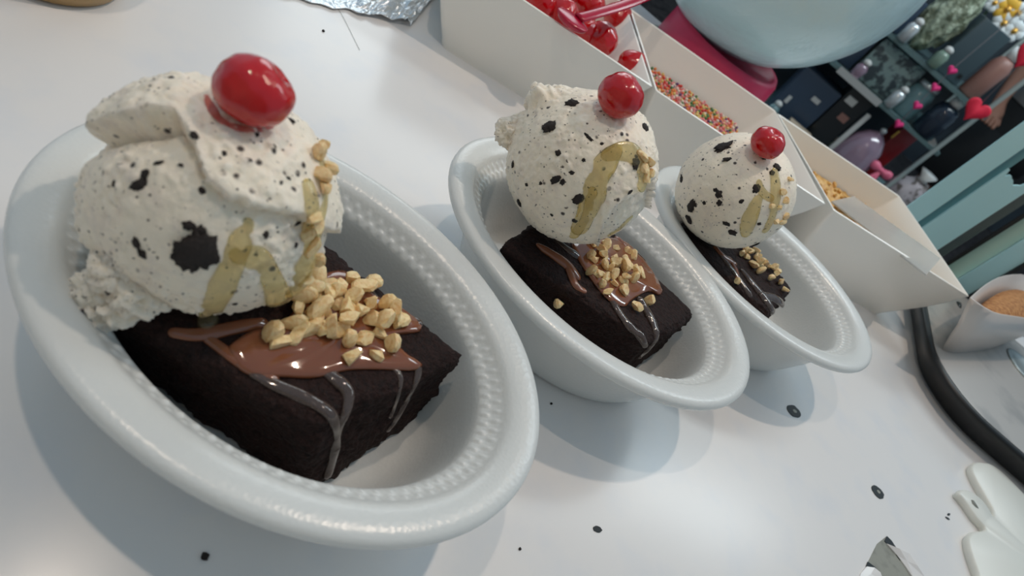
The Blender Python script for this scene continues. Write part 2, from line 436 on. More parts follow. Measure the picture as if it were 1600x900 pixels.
# caramel on the brownies
pool('caramel_pool', bv1, [(355, 545), (390, 520), (440, 508), (470, 470), (500, 432), (545, 428), (580, 460), (620, 480), (664, 500), (655, 520), (610, 528), (640, 560), (658, 570), (640, 580), (590, 578), (540, 580), (490, 592), (440, 590), (395, 588), (368, 570)], .22, CARAMEL, br1)
for d in ([(272, 520, 9), (310, 524, 12), (370, 512, 12), (410, 505, 10)], [(325, 530, 9), (350, 548, 10), (390, 575, 12), (425, 590, 11)]):
    drip('caramel_streak', bv1, d, CARAMEL, br1)
for d in ([(398, 585, 10), (430, 602, 11), (475, 622, 11), (514, 645, 11), (526, 672, 9), (522, 705, 9), (512, 740, 9)],
          [(498, 575, 9), (520, 590, 12), (543, 612, 11), (541, 640, 9), (528, 672, 9), (524, 700, 8)],
          [(630, 566, 9), (652, 574, 8), (648, 600, 6), (632, 630, 6), (618, 655, 6), (606, 672, 5)],
          [(612, 572, 6), (626, 590, 5), (620, 625, 4), (610, 650, 4)],
          [(575, 455, 8), (590, 474, 9), (620, 490, 9), (652, 505, 9)],
          [(640, 664, 6), (602, 690, 7), (575, 715, 6), (552, 740, 6)]):
    drip('caramel_drip', bv1, d, CARTHIN, br1)
pool('caramel_pool', bv2, [(890, 380), (930, 372), (985, 378), (1010, 400), (1034, 440), (1030, 462), (1012, 455), (985, 470), (975, 480), (950, 470), (925, 440), (905, 410)], .2, CARAMEL, br2)
for d in ([(842, 385, 6), (862, 398, 9), (885, 415, 10), (900, 432, 9)], [(888, 420, 7), (898, 445, 7), (912, 455, 5)], [(965, 375, 7), (990, 400, 9), (1012, 425, 9), (1028, 455, 7)]):
    drip('caramel_streak', bv2, d, CARAMEL, br2)
for d in ([(955, 468, 7), (968, 490, 7), (985, 512, 7), (1000, 525, 7), (1008, 540, 5)],
          [(1000, 470, 7), (1012, 490, 8), (1022, 510, 7), (1024, 528, 7), (1012, 545, 6), (1000, 556, 5)],
          [(872, 378, 6), (888, 392, 8), (912, 408, 7)]):
    drip('caramel_drip', bv2, d, CARTHIN, br2)
for d in ([(1118, 388, 5), (1130, 402, 6), (1146, 412, 6)], [(1140, 405, 5), (1150, 425, 5), (1152, 440, 4)]):
    drip('caramel_streak', bv3, d, CARAMEL, br3)
for d in ([(1160, 425, 6), (1180, 450, 7), (1196, 470, 8), (1206, 486, 7)], [(1190, 462, 8), (1212, 468, 8), (1224, 480, 7), (1222, 494, 5)], [(1126, 400, 4), (1150, 430, 5), (1172, 462, 4)]):
    drip('caramel_drip', bv3, d, CARTHIN, br3)

# ------------------------------------------------------------------ ice cream scoops
def uvpoly(poly, u):
    if u <= poly[0][0]: return poly[0][1]
    for (a, b), (c, d) in zip(poly, poly[1:]):
        if u <= c: return b + (d - b) * (u - a) / (c - a)
    return poly[-1][1]

def scoop(c, r, seed, label, zfloor, ledge=None, bumps=(), rough=.05, sub=7, deep=0):
    c = Vector(c)
    e3 = (CC - c).normalized(); e1 = (CR - e3 * CR.dot(e3)).normalized(); e2 = e3.cross(e1)
    def fn(d):
        u, v, w_ = d.dot(e1), d.dot(e2), d.dot(e3)
        k = r * (1 + .018 * noise.noise(d * 1.6 + Vector((seed, 0, 0))))
        ragged = .35 + .65 * max(0, min(1, .5 + 1.6 * noise.noise(d * 1.9 + Vector((0, seed, 0)))))
        k += r * rough * .42 * ragged * fbm(d * 8 + Vector((seed, seed, 0)), 5, .62)
        cr = max(0, noise.noise(d * 15 + Vector((seed, 0, 2)))) * max(0, noise.noise(d * 2.3 + Vector((seed, 7, 0))) + .25)
        k += r * rough * 1.1 * cr
        if ledge:
            jag = .03 * noise.noise(d * 9) + .015 * noise.noise(d * 22)
            e = v - uvpoly(ledge, u) + jag
            s = max(0, min(1, (e + .01) / .02))
            fade = max(0, min(1, (w_ + .35) / .4))
            lift = (.085 + .08 * deep * max(0, min(1, -.02 - u * 3))) * math.exp(-max(0, e) * 1.8) * (max(.25, min(1, (u + 1) * 1.9)) if deep else 1) + .012
            k += r * fade * (s * lift - (1 - s) * (.05 + deep * max(0, min(1, -.02 - u * 3))) * math.exp(-abs(min(0, e)) * (6 + 4 * deep)))
        for (bu, bv_, bw, amp, sig) in bumps:
            bd = (e1 * bu + e2 * bv_ + e3 * bw).normalized()
            g = math.exp(-(1 - d.dot(bd)) / sig)
            k += r * amp * g * (1 + .7 * fbm(d * 9 + Vector((seed, 1, 0)), 3))
        p = d * k
        if c.z + p.z < zfloor:                      # pressed flat on the brownie
            over = zfloor - (c.z + p.z)
            p.z = zfloor - c.z - over * .12; p.x *= 1 + over * .015; p.y *= 1 + over * .015
        return p
    V, Fs = ico(c, r, sub, fn)
    rt = root('ice_cream_scoop', (c.x, c.y, zfloor), label, 'ice cream', 'cookie ice cream scoops on the brownies')
    mesh('ice_cream', V, Fs, ICE, rt)
    return rt, bvh_of(V, Fs)

def chunk(bvh, rt, px, py, a, b, ang=0, seed=0):
    h, n = hit(bvh, px, py)
    if h is None: return
    dep = (h - CC).dot(CF) / FPX
    t1 = (CR * math.cos(ang) - CU * math.sin(ang)); t1 = (t1 - n * t1.dot(n)).normalized(); t2 = n.cross(t1)
    A, B_ = a * dep, b * dep
    def fn(d):
        k = 1 + .5 * noise.noise(d * 1.7 + Vector((px, py, seed))) + .4 * noise.noise(d * 4.2 + Vector((py, px, seed)))
        return (t1 * d.x * A + t2 * d.y * B_) * k + n * d.z * min(A, B_) * .35
    V, Fs = ico(h + n * .0, 1, 3 if a < 12 else 4, fn)
    mesh('cookie_chunk', V, Fs, COOKIE, rt)

C1, C2, C3 = (-7.6, 10.5, 6.8), (-1.07, 23.4, 7.9), (5.75, 33.5, 7.6)
sc1, sv1 = scoop(C1, 3.06, 2.0, 'big speckled cookie ice cream scoop with a folded ledge in the nearest bowl', 4.25,
    ledge=[(-1.0, .50), (-.82, .52), (-.5, .58), (-.22, .60), (-.12, .40), (-.05, .14), (.07, .02), (.3, -.06), (.5, -.10), (.75, -.22), (1, -.3)],
    bumps=[(-.95, -.35, .1, .06, .03), (-.75, .66, .2, .05, .02)], rough=.06, deep=.18)
sc2, sv2 = scoop(C2, 3.08, 5.0, 'speckled cookie ice cream scoop with ragged top edge in the middle bowl', 4.3,
    bumps=[(-.55, .90, .25, .24, .012), (-.97, .52, .1, .24, .012), (-.30, .95, .15, .08, .02), (-.85, .75, .1, .05, .02)], rough=.05,
    ledge=[(-1, -2), (.18, -2), (.24, -.75), (.36, -.45), (.62, -.28), (.85, -.1), (.9, -2), (1, -2)])
sc3, sv3 = scoop(C3, 3.12, 9.0, 'smooth round cookie ice cream scoop in the farthest bowl', 4.35, rough=.03, sub=6)
for a in ((217, 288, 14, 9, 0), (226, 273, 6, 9, .3), (178, 286, 3, 6, 0), (307, 393, 27, 34, .5), (296, 352, 9, 8, 0), (312, 362, 9, 6, 0), (212, 378, 7, 14, -.5), (224, 396, 9, 7, .8), (248, 254, 8, 4, -.3),
          (350, 240, 5, 5, 0), (304, 212, 8, 6, .6), (402, 211, 4, 4, 0), (450, 278, 5, 3, 0), (416, 366, 5, 6, 0), (464, 350, 7, 4, .3), (463, 383, 4, 7, 0), (455, 188, 7, 6, 0), (430, 228, 4, 3, 0), (392, 250, 3, 3, 0), (367, 475, 5, 4, 0), (316, 298, 6, 5, .2), (283, 258, 4, 3, 0)):
    chunk(sv1, sc1, *a)
for a in ((860, 198, 12, 9, 0), (905, 310, 10, 7, -.5), (868, 281, 8, 5, -.6), (801, 257, 4, 5, 0), (811, 317, 6, 9, .5), (872, 239, 4, 5, 0), (893, 162, 10, 8, .4), (1008, 200, 6, 9, .3), (993, 255, 6, 9, 0), (920, 215, 8, 3, .8), (879, 285, 4, 5, 0), (845, 287, 3, 3, 0), (823, 289, 3, 3, 0), (862, 336, 3, 3, 0), (940, 225, 3, 3, 0), (898, 345, 5, 4, 0), (985, 300, 6, 4, .4), (795, 205, 4, 3, 0), (893, 270, 4, 3, 0), (912, 250, 3, 3, 0)):
    chunk(sv2, sc2, *a)
for a in ((1130, 229, 14, 9, .1), (1083, 237, 8, 10, -.7), (1080, 322, 7, 12, .2), (1076, 343, 8, 7, .4), (1123, 303, 5, 6, 0), (1135, 350, 7, 4, .5), (1143, 362, 8, 5, .3), (1214, 261, 7, 6, 0), (1065, 280, 4, 8, 0), (1182, 295, 6, 7, .5), (1137, 249, 8, 4, 0), (1100, 317, 3, 3, 0), (1124, 317, 4, 5, 0), (1118, 297, 4, 3, 0), (1158, 315, 4, 3, -.5), (1186, 350, 3, 3, 0), (1180, 382, 6, 9, .6), (1193, 247, 4, 3, 0), (1206, 270, 4, 4, 0)):
    chunk(sv3, sc3, *a)

# melted lumps under the first scoop, on the left
def lump(name, c, r, rt, seed, m=ICE, sq=(1, 1, 1)):
    V, Fs = ico(c, r, 5, lambda d: Vector((d.x * sq[0], d.y * sq[1], d.z * sq[2])) * r * (1 + .28 * fbm(d * 2.2 + Vector((seed, 0, 0)), 4, .6)))
    mesh(name, V, Fs, m, rt)
for q in ((150, 470, 4.5, .62, (1, 1, .9)), (166, 452, 4.9, .7, (1, .9, .9)), (182, 425, 5.6, .62, (.9, 1, 1)), (190, 470, 4.9, .62, (1, 1, .7)), (215, 452, 5.4, .7, (1.1, 1, .8)), (160, 492, 4.3, .5, (1, 1, .8)), (196, 410, 6.0, .5, (1, 1, 1))):
    lump('melted_lump', at(q[0], q[1], q[2]), q[3], sc1, q[0], ICE, q[4])
for q in ((846, 160, .62), (858, 178, .5), (797, 208, .6), (808, 200, .5), (893, 164, .5)):
    d_ = pixray(q[0], q[1]).normalized(); o_ = CC - Vector(C2); tt = -o_.dot(d_)
    lump('ragged_lump', CC + d_ * tt, q[2], sc2, q[0], ICE)
JUICE = mat('cherry_juice', srgb(246, 150, 140), .3, Transmission_Weight=.7, IOR=1.25)
drip('juice_stain', sv1, [(322, 150, 4), (330, 168, 7), (343, 186, 7), (368, 199, 6), (398, 203, 5), (424, 197, 4)], JUICE, sc1, flat=.14, sink=.5)
# pale syrup running over the scoops
for d in ([(386, 350, 11), (375, 378, 19), (364, 412, 18), (348, 446, 21), (335, 476, 18), (326, 490, 17)],
          [(374, 398, 16), (398, 402, 22), (416, 418, 17), (428, 444, 18), (436, 468, 22), (440, 482, 20)],
          [(482, 290, 12), (490, 345, 18), (482, 398, 20), (466, 438, 22), (448, 468, 20)],
          [(500, 235, 8), (505, 270, 10), (508, 310, 8), (500, 350, 8)]):
    drip('syrup_drip', sv1, d, SYRUP, sc1, flat=.26)
# the tip of the long drip touches the brownie
drip('syrup_drip', bv1, [(326, 492, 14), (324, 500, 16), (322, 508, 14)], SYRUP, sc1, flat=.8)
for d in ([(962, 236, 12), (946, 256, 19), (934, 280, 17), (926, 305, 21), (917, 332, 16), (905, 358, 14)], [(950, 242, 12), (975, 236, 16), (996, 246, 17), (1006, 268, 14), (1002, 292, 9)], [(925, 300, 9), (915, 340, 8), (896, 368, 8)], [(985, 340, 5), (970, 355, 6), (955, 366, 7)]):
    drip('syrup_drip', sv2, d, SYRUP, sc2, flat=.2)
drip('syrup_drip', bv2, [(893, 366, 9), (902, 376, 12), (912, 390, 11), (918, 400, 8)], SYRUP, sc2, flat=.4)
for d in ([(1184, 312, 8), (1174, 334, 12), (1168, 352, 12), (1166, 364, 9)], [(1210, 270, 8), (1212, 300, 10), (1208, 335, 8), (1196, 360, 6)], [(1186, 285, 5), (1190, 300, 7), (1204, 310, 6)]):
    drip('syrup_drip', sv3, d, SYRUP, sc3, flat=.24)

# ------------------------------------------------------------------ cherries
def cherry_geo(r, seed, dim=Vector((0, 0, 1)), sq=.9):
    def fn(d):
        k = r * (1 + .05 * noise.noise(d * 1.4 + Vector((seed, 0, 0))) + .025 * noise.noise(d * 3.5 + Vector((seed, 0, 0))))
        g = 1 - d.dot(dim)
        k *= 1 - .22 * math.exp(-g / .06)
        return Vector((d.x, d.y, d.z * sq)) * k
    return ico((0, 0, 0), r, 5, fn)
def cherry(c, r, seed, label, group, dim=Vector((.3, .6, .7)).normalized(), sq=.9, stub=False):
    V, Fs = cherry_geo(r, seed, dim, sq)
    c = Vector(c)
    rt = root('cherry', c - Vector((0, 0, r * sq)), label, 'cherry', group)
    mesh('flesh', [v + c for v in V], Fs, CHERRY, rt)
    return rt
G = 'glazed cherries topping the sundaes'
cherry((-7.5, 10.6, 10.6), .9, 1, 'glossy red cherry on top of the nearest ice cream scoop', G, sq=.84)
cherry((-1.62, 22.6, 11.6), .86, 2, 'glossy red cherry on top of the middle ice cream scoop', G, sq=.95)
cherry((4.85, 32.1, 11.05), .86, 3, 'glossy dented red cherry on top of the farthest ice cream scoop', G, dim=Vector((-.2, -.3, .95)).normalized(), sq=.86)

# ------------------------------------------------------------------ chopped peanuts
def nut_mesh(seed, m):
    rnd = random.Random(seed)
    bm = bmesh.new()
    pl = [Vector((rnd.gauss(0, 1), rnd.gauss(0, 1), rnd.gauss(0, 1))).normalized() for _ in range(6)]
    ds = [rnd.uniform(.3, .68) for _ in pl]
    bmesh.ops.create_icosphere(bm, subdivisions=2, radius=1)
    for v in bm.verts:
        d = v.co.copy(); d = Vector((d.x * 1.35, d.y * .95, d.z * .9))
        for q, k in zip(pl, ds):
            e = d.dot(q) - k
            if e > 0: d -= q * e * .97
        v.co = d * S
    me = bpy.data.meshes.new('peanut_piece'); bm.to_mesh(me); bm.free()
    me.polygons.foreach_set('use_smooth', [True] * len(me.polygons)); me.materials.append(m); me.set_sharp_from_angle(angle=.38)
    return me
NUTS = [nut_mesh(k, NUT) for k in range(7)]
NUTT = [nut_mesh(k + 20, TOAST) for k in range(5)]
def nut(p, r, label, group, meshes=NUTS):
    o = bpy.data.objects.new('peanut_piece', random.choice(meshes)); col.objects.link(o)
    o.location = p * S; o.scale = (r, r, r * random.uniform(.8, 1)); o.rotation_euler = (random.uniform(0, 6.3), random.uniform(0, 6.3), random.uniform(0, 6.3))
    return tag(o, label, 'nut', group)
def inpoly(x, y, P):
    c = False; j = len(P) - 1
    for i in range(len(P)):
        if (P[i][1] > y) != (P[j][1] > y) and x < (P[j][0] - P[i][0]) * (y - P[i][1]) / (P[j][1] - P[i][1]) + P[i][0]: c = not c
        j = i
    return c
def heap(bvh, poly, dist, r, lift, label, group, extra=()):
    done = []; xs = [p[0] for p in poly]; ys = [p[1] for p in poly]
    for _ in range(1500):
        x, y = random.uniform(min(xs), max(xs)), random.uniform(min(ys), max(ys))
        if not inpoly(x, y, poly) or any(math.hypot(x - a, y - b) < dist for a, b in done): continue
        done.append((x, y))
    for x, y in done + list(extra):
        h, n = hit(bvh, x, y)
        if h is None: continue
        k = r * random.uniform(.78, 1.15)
        nut(h + n * (lift + k * .3), k, label, group)
L1, G1 = 'small chopped peanut piece heaped on the caramel of the nearest brownie', 'peanut pieces on the nearest brownie'
heap(bv1, [(448, 470), (462, 440), (520, 436), (560, 440), (585, 470), (625, 495), (632, 518), (600, 530), (560, 540), (510, 538), (470, 525), (452, 505)], 20, .36, .2, L1, G1,
     [(423, 526), (470, 534), (539, 570), (440, 547), (584, 560), (608, 545), (622, 512)])
heap(bv1, [(460, 458), (515, 446), (560, 450), (604, 490), (600, 520), (520, 526), (466, 500)], 22, .35, .55, L1, G1)
L2, G2 = 'small chopped peanut piece heaped on the caramel of the middle brownie', 'peanut pieces on the middle brownie'
heap(bv2, [(915, 385), (950, 378), (985, 400), (1000, 440), (975, 455), (940, 455), (918, 420)], 12, .29, .16, L2, G2, [(990, 482), (1010, 470), (947, 464), (968, 462), (878, 470), (930, 430)])
heap(bv2, [(922, 392), (948, 390), (980, 430), (960, 445), (935, 420)], 13, .28, .45, L2, G2)
L3, G3 = 'small chopped peanut piece heaped on the farthest brownie', 'peanut pieces on the farthest brownie'
heap(bv3, [(1148, 392), (1165, 388), (1210, 405), (1232, 430), (1225, 445), (1200, 438), (1165, 412)], 8.5, .25, .14, L3, G3, [(1147, 440), (1231, 462), (1222, 455), (1235, 432)])
heap(bv3, [(1155, 394), (1200, 405), (1225, 432), (1205, 432), (1170, 410)], 9.5, .24, .38, L3, G3)
for x, y in ((500, 226), (492, 240), (510, 262), (497, 275), (505, 292), (490, 345), (478, 360), (497, 350), (483, 385), (492, 405), (478, 430), (488, 448)):
    h, n = hit(sv1, x, y)
    if h: nut(h + n * .08, .27, 'peanut piece stuck in syrup on the right side of the nearest scoop', 'peanut pieces stuck on the nearest scoop')
for x, y in ((1000, 245), (1012, 252), (1005, 262), (1015, 270), (1008, 280), (1002, 338)):
    h, n = hit(sv2, x, y)
    if h: nut(h + n * .06, .26, 'peanut piece stuck in syrup on the right side of the middle scoop', 'peanut pieces stuck on the middle scoop')
for x, y in ((1220, 300), (1226, 315), (1218, 325), (1228, 335), (1222, 345), (1212, 345), (1205, 320), (1216, 372), (1233, 282)):
    h, n = hit(sv3, x, y)
    if h: nut(h + n * .06, .22, 'peanut piece stuck in syrup on the right side of the farthest scoop', 'peanut pieces stuck on the farthest scoop')

# ------------------------------------------------------------------ flared square dishes
def dish_geo(W, D, H_, bw, bd, t=.22):
    """origin at the rim's front left corner projected to z=0, x along the row, y to the back"""
    R = []
    def ring(x0, x1, y0, y1, z, rr):
        P = []
        for cx, cy, a0 in ((x1 - rr, y0 + rr, -90), (x1 - rr, y1 - rr, 0), (x0 + rr, y1 - rr, 90), (x0 + rr, y0 + rr, 180)):
            for k in range(4):
                a = math.radians(a0 + k * 30); P.append(Vector((cx + rr * math.cos(a), cy + rr * math.sin(a), z)))
        return P
    ix, iy = (W - bw) / 2, (D - bd) / 2
    prof = [(0, 1.0), (.08, .93), (.25, .72), (.5, .42), (.75, .18), (1, 0)]       # height, inset fraction
    for h, k in prof: R.append(ring(ix * k, W - ix * k, iy * k, D - iy * k, h * H_, .15 + .5 * k))
    R.append(ring(t * .5, W - t * .5, t * .5, D - t * .5, H_ + .05, .14))
    for h, k in prof[::-1]:
        R.append(ring(ix * k + t, W - ix * k - t, iy * k + t, D - iy * k - t, max(h * H_, .35) if h < 1 else H_ - .03, .12 + .5 * k))
    return rings(R)
SKEW = math.tan(math.radians(10))
def dish(fl, yaw, label, W=15.9, D=12.3):
    V, Fs = dish_geo(W, D, 6.0, 10.8, 10.6)
    V = [Vector((v.x - v.y * SKEW, v.y, v.z)) for v in V]
    o = mesh('topping_dish', V, Fs, DISH); o.location = Vector((fl[0], fl[1], 0)) * S; o.rotation_euler.z = yaw
    sharp(o, 38)
    tag(o, label, 'dish', 'white flared topping dishes')
    def loc(x, y, z):
        x = x - y * SKEW
        return Vector((fl[0] + x * math.cos(yaw) - y * math.sin(yaw), fl[1] + x * math.sin(yaw) + y * math.cos(yaw), z))
    return loc
Y1, Y2, Y3 = math.radians(20.2), math.radians(20.2), math.radians(23.2)
d1 = dish((-1.7 - 15.9 * math.cos(Y1), 42.4 - 15.9 * math.sin(Y1)), Y1, 'white flared square dish holding red cherries')
d2 = dish((-1.35, 42.3), Y2, 'white flared square dish holding rainbow sprinkles')
d3 = dish((14.35, 48.0), Y3, 'white flared square dish holding chopped nuts and a clear plastic strip')

# cherries in the first dish
G = 'red cherries in the white dish'
k = 0
for (px, py, z, r) in ((988, 102, 5.0, 1.15), (940, 60, 5.4, 1.25), (966, 27, 5.2, 1.2), (908, 45, 5.2, 1.2), (920, 6, 6.0, 1.25), (878, 22, 5.8, 1.2), (842, 2, 5.8, 1.2), (880, -16, 6.2, 1.2), (945, -22, 5.8, 1.2), (955, 75, 3.6, 1.0), (925, 75, 3.6, 1.1), (985, -8, 4.6, 1.1)):
    k += 1
    cherry(at(px, py, z), r, 30 + k, 'lone red cherry in the dish corner, apart from the heap' if k == 1 else 'red cherry in the heap in the white dish', None if k == 1 else G, dim=Vector((math.cos(k * 2.1), math.sin(k * 2.1), .6)).normalized())
# red spoon among the cherries
sp = root('spoon', at(900, 20, 5), 'translucent red plastic spoon lying in the cherry dish', 'spoon')
P = [Vector(p) for p in catmull([at(905, 28, 7.0), at(935, 20, 7.5), at(985, 4, 8.4), at(1040, -20, 9.6), at(1100, -50, 11.2)], 5)]
mesh('handle', *tube(P, [.42] * len(P), 10, [Vector((0, 0, 1))] * len(P), .35), REDPL, sp)
c = at(895, 30, 6.8)
V, Fs = ico(c, 1, 3, lambda d: Vector((d.x * 1.2, d.y * .9, (d.z if d.z < 0 else d.z * .25 - .0) * .55)))
mesh('spoon_bowl', V, Fs, REDPL, sp)

# sprinkles
SPC = [mat('sprinkle_' + n, c_, .4) for n, c_ in (('red', srgb(214, 60, 50)), ('orange', srgb(234, 140, 70)), ('pink', srgb(236, 150, 150)), ('yellow', srgb(232, 206, 130)), ('green', srgb(80, 130, 76)), ('purple', srgb(110, 70, 120)), ('white', srgb(240, 226, 210)))]
def sphere_me(m, r):
    V, Fs = ico((0, 0, 0), r, 2); me = bpy.data.meshes.new('sprinkle'); me.from_pydata([v * S for v in V], [], Fs)
    me.polygons.foreach_set('use_smooth', [True] * len(me.polygons)); me.materials.append(m); return me
SPM = [sphere_me(m, .15) for m in SPC]
wts = [5, 6, 6, 4, 3, 1.5, 4]
pts = []
def sph(x, y): return 2.35 + .016 * (y - 4) ** 2 + .25 * noise.noise((x * .3, y * .3, 1)) + (.3 if y > 8 else 0)
yy = 2.2
while yy < 11.2:
    xx = 2.2
    while xx < 13.6:
        x, y = xx + random.uniform(-.08, .08), yy + random.uniform(-.08, .08)
        z = sph(x, y) + random.uniform(-.06, .12)
        ins = 2.55 * max(0, 1 - z / 6) ** 1.15
        if ins + .1 < x < 15.9 - ins - .1 and 1.1 * (1 - z / 6) + .35 < y < 12.3 - 1.1 * (1 - z / 6) - .35: pts.append(d2(x, y, z))
        xx += .26
    yy += .26
def seen(p):          # nearest of those visible over the dish's front rim
    d = p - CC; return 0 if (p.y > 50) else 1
pts.sort(key=lambda p: (seen(p), (p - CC).length))
V, Fs = ico((0, 0, 0), .15, 1)
for i, p in enumerate(pts[:300]):
    o = bpy.data.objects.new('sprinkle', random.choices(SPM, wts)[0]); col.objects.link(o); o.location = p * S
    tag(o, 'tiny round rainbow sprinkle in the white dish', 'sprinkle', 'rainbow sprinkles in the dish')
VV, FF, MI = [], [], []
for p in pts[300:]:
    b0 = len(VV); VV += [v + p for v in V]; FF += [tuple(a + b0 for a in f_) for f_ in Fs]; MI += [random.choices(range(7), wts)[0]] * len(Fs)
o = mesh('sprinkles', VV, FF, None, None, d2(8, 6, .4))
for m in SPC: o.data.materials.append(m)
o.data.polygons.foreach_set('material_index', MI)
tag(o, 'heap of tiny multicoloured round sprinkles filling the white dish', 'sprinkles', kind='stuff')

# nuts in the third dish: a bed of fine pieces with single pieces on top
def dish_in(z): return 2.55 * max(0, 1 - z / 6) ** 1.15, 1.1 * max(0, 1 - z / 6) ** 1.15
BED = []
def bedz(x, y): return 3.45 + .25 * noise.noise((x * .5, y * .5, 4)) + .35 * math.exp(-((y - 11) / 2) ** 2) - .05 * max(0, x - 11)
nx, ny = 56, 44; ix_, iy_ = dish_in(3.7)
for i in range(nx + 1):
    for j in range(ny + 1):
        x = ix_ + .25 + (15.9 - 2 * ix_ - .5) * i / nx; y = iy_ + .25 + (12.3 - 2 * iy_ - .5) * j / ny
        BED.append(d3(x, y, bedz(x, y) + .14 * noise.noise((x * 4, y * 4, 0)) + .1 * noise.noise((x * 9, y * 9, 0))))
BF_ = [(i * (ny + 1) + j, (i + 1) * (ny + 1) + j, (i + 1) * (ny + 1) + j + 1, i * (ny + 1) + j + 1) for i in range(nx) for j in range(ny)]
tag(mesh('nut_bed', BED, BF_, TOAST, None, d3(8, 6, .4)), 'bed of fine golden chopped nuts filling the white dish', 'nuts', kind='stuff')
for i in range(230):
    x = random.uniform(3.0, 14.0); y = random.uniform(2.0, 11.4)
    z = bedz(x, y) + random.uniform(.05, .2)
    nut(d3(x, y, z), random.uniform(.2, .3), 'golden chopped nut piece lying in the white dish with the plastic strip', 'chopped nuts in the white dish', NUTT)
# clear strip lying over the front rim
V, Fs = [], []
A = [(1298, 316), (1333, 308), (1468, 405), (1446, 431)]
zz = [4.4, 4.5, 6.4, 6.25]
top = [at(p[0], p[1], z) for p, z in zip(A, zz)]
nrm = (top[1] - top[0]).cross(top[3] - top[0]).normalized(); nrm = nrm if nrm.z > 0 else -nrm
V = [p for p in top] + [p + nrm * .12 for p in top]
o = mesh('plastic_strip', V, [(0, 1, 2, 3), (4, 7, 6, 5), (0, 4, 5, 1), (1, 5, 6, 2), (2, 6, 7, 3), (3, 7, 4, 0)], CLEARW, None, top[0], smooth=False)
tag(o, 'clear flat plastic strip resting across the front rim of the nut dish', 'strip')

# ------------------------------------------------------------------ right side: steel platform, crumb dish, lobed plate
def roundrect(x0, x1, y0, y1, r, z):
    P = []
    for cx, cy, a0 in ((x1 - r, y0 + r, -90), (x1 - r, y1 - r, 0), (x0 + r, y1 - r, 90), (x0 + r, y0 + r, 180)):
        for k in range(9):
            a = math.radians(a0 + k * 11.25); P.append(Vector((cx + r * math.cos(a), cy + r * math.sin(a), z)))
    return P
pf = root('steel_plate', (44, 58, 0), 'flat steel topped plate with thick black rounded edge on the right', 'plate')
X0, X1, Ya, Yb = 28.9, 62, 45.6, 68
mesh('black_edge', *rings([roundrect(X0 + 1.6, X1 - .3, Ya + 1.4, Yb - .3, 5.2, 0), roundrect(X0 + 1.2, X1, Ya + 1.0, Yb, 5.5, .3), roundrect(X0 + .1, X1, Ya + .1, Yb, 5.5, 1.6), roundrect(X0, X1, Ya, Yb, 5.5, 2.0), roundrect(X0 + .1, X1, Ya + .1, Yb, 5.5, 2.2), roundrect(X0 + .4, X1 - .3, Ya + .4, Yb - .3, 5.2, 2.25)]), BLACK, pf)
sharp(mesh('steel_top', *rings([roundrect(X0 + .5, X1 - .4, Ya + .5, Yb - .4, 5.1, 2.1), roundrect(X0 + .5, X1 - .4, Ya + .5, Yb - .4, 5.1, 2.28), roundrect(X0 + .7, X1 - .6, Ya + .7, Yb - .6, 5.0, 2.31)]), STEEL, pf), 30)
c = at(1603, 578, 2.3)
mesh('round_reflection', *lathe((c.x, c.y, 2.28), [(2.4, 0), (2.4, .12), (2.2, .17), (1.6, .17), (1.45, .1), (.05, .1)], 40), mat('reflection_grey', srgb(150, 162, 164), .3, Metallic=.2), pf)  # raised grey disc standing in for a round reflection in the steel
# dish of brown crumbs
rim = [Vector(p) for p in ((25.9, 48.4, 7.5), (28.3, 49.4, 7.5), (31.9, 53.2, 7.5), (37, 59, 7.4), (42, 65.5, 7.3), (41.5, 69, 7.3), (37.8, 68.4, 7.4), (32.6, 61.2, 7.5), (28.9, 54.6, 7.5))]
base = [Vector(p) for p in ((30.2, 51.4, 2.33), (31.4, 52.3, 2.33), (33.6, 54.9, 2.33), (37.2, 59.6, 2.33), (40.6, 64.8, 2.33), (40.4, 66.6, 2.33), (38.4, 66.4, 2.33), (34.6, 61.0, 2.33), (31.8, 55.6, 2.33))]
cen = sum(rim, Vector()) / len(rim)
def sh(P, k, dz=0): 
    c_ = sum(P, Vector()) / len(P); return [c_ + (p - c_) * k + Vector((0, 0, dz)) for p in P]
mid = [a.lerp(b, .5) + (a - cen) * -.03 for a, b in zip(base, rim)]
cdish = root('crumb_dish', (36, 60, 2.31), 'greyish white pointed dish of brown crumbs on the steel plate', 'dish')
def dense(P): return [Vector(p) for p in catmull(P + [P[0]], 3)[:-1]]
mesh('dish_body', *rings([dense(base), dense(mid), dense(rim), dense(sh(rim, .97)), dense(sh(mid, .94)), dense(sh(base, .9, .3))]), PAPER, cdish)
tag(mesh('brown_crumbs', *rings([dense(sh(mid, .92, .5)), dense(sh(mid, .93, 1.4)), dense(sh(mid, .7, 1.9)), dense(sh(mid, .3, 2.3))]), CRUMB, None, cen - Vector((0, 0, 3))), 'fine brown crumbs heaped in the pointed dish', 'crumbs', kind='stuff')
# black clip behind the plate
clip = root('wire_clip', (31, 62, 0), 'small black bent clip between nut dish and steel plate', 'clip')
P = [Vector(p) for p in catmull([at(1462, 474, .4), at(1486, 490, 1.2), at(1496, 476, 2.2), at(1488, 505, 1.2), at(1478, 515, .5)], 5)]
mesh('clip_wire', *tube(P, [.35] * len(P), 8), BLACK, clip)

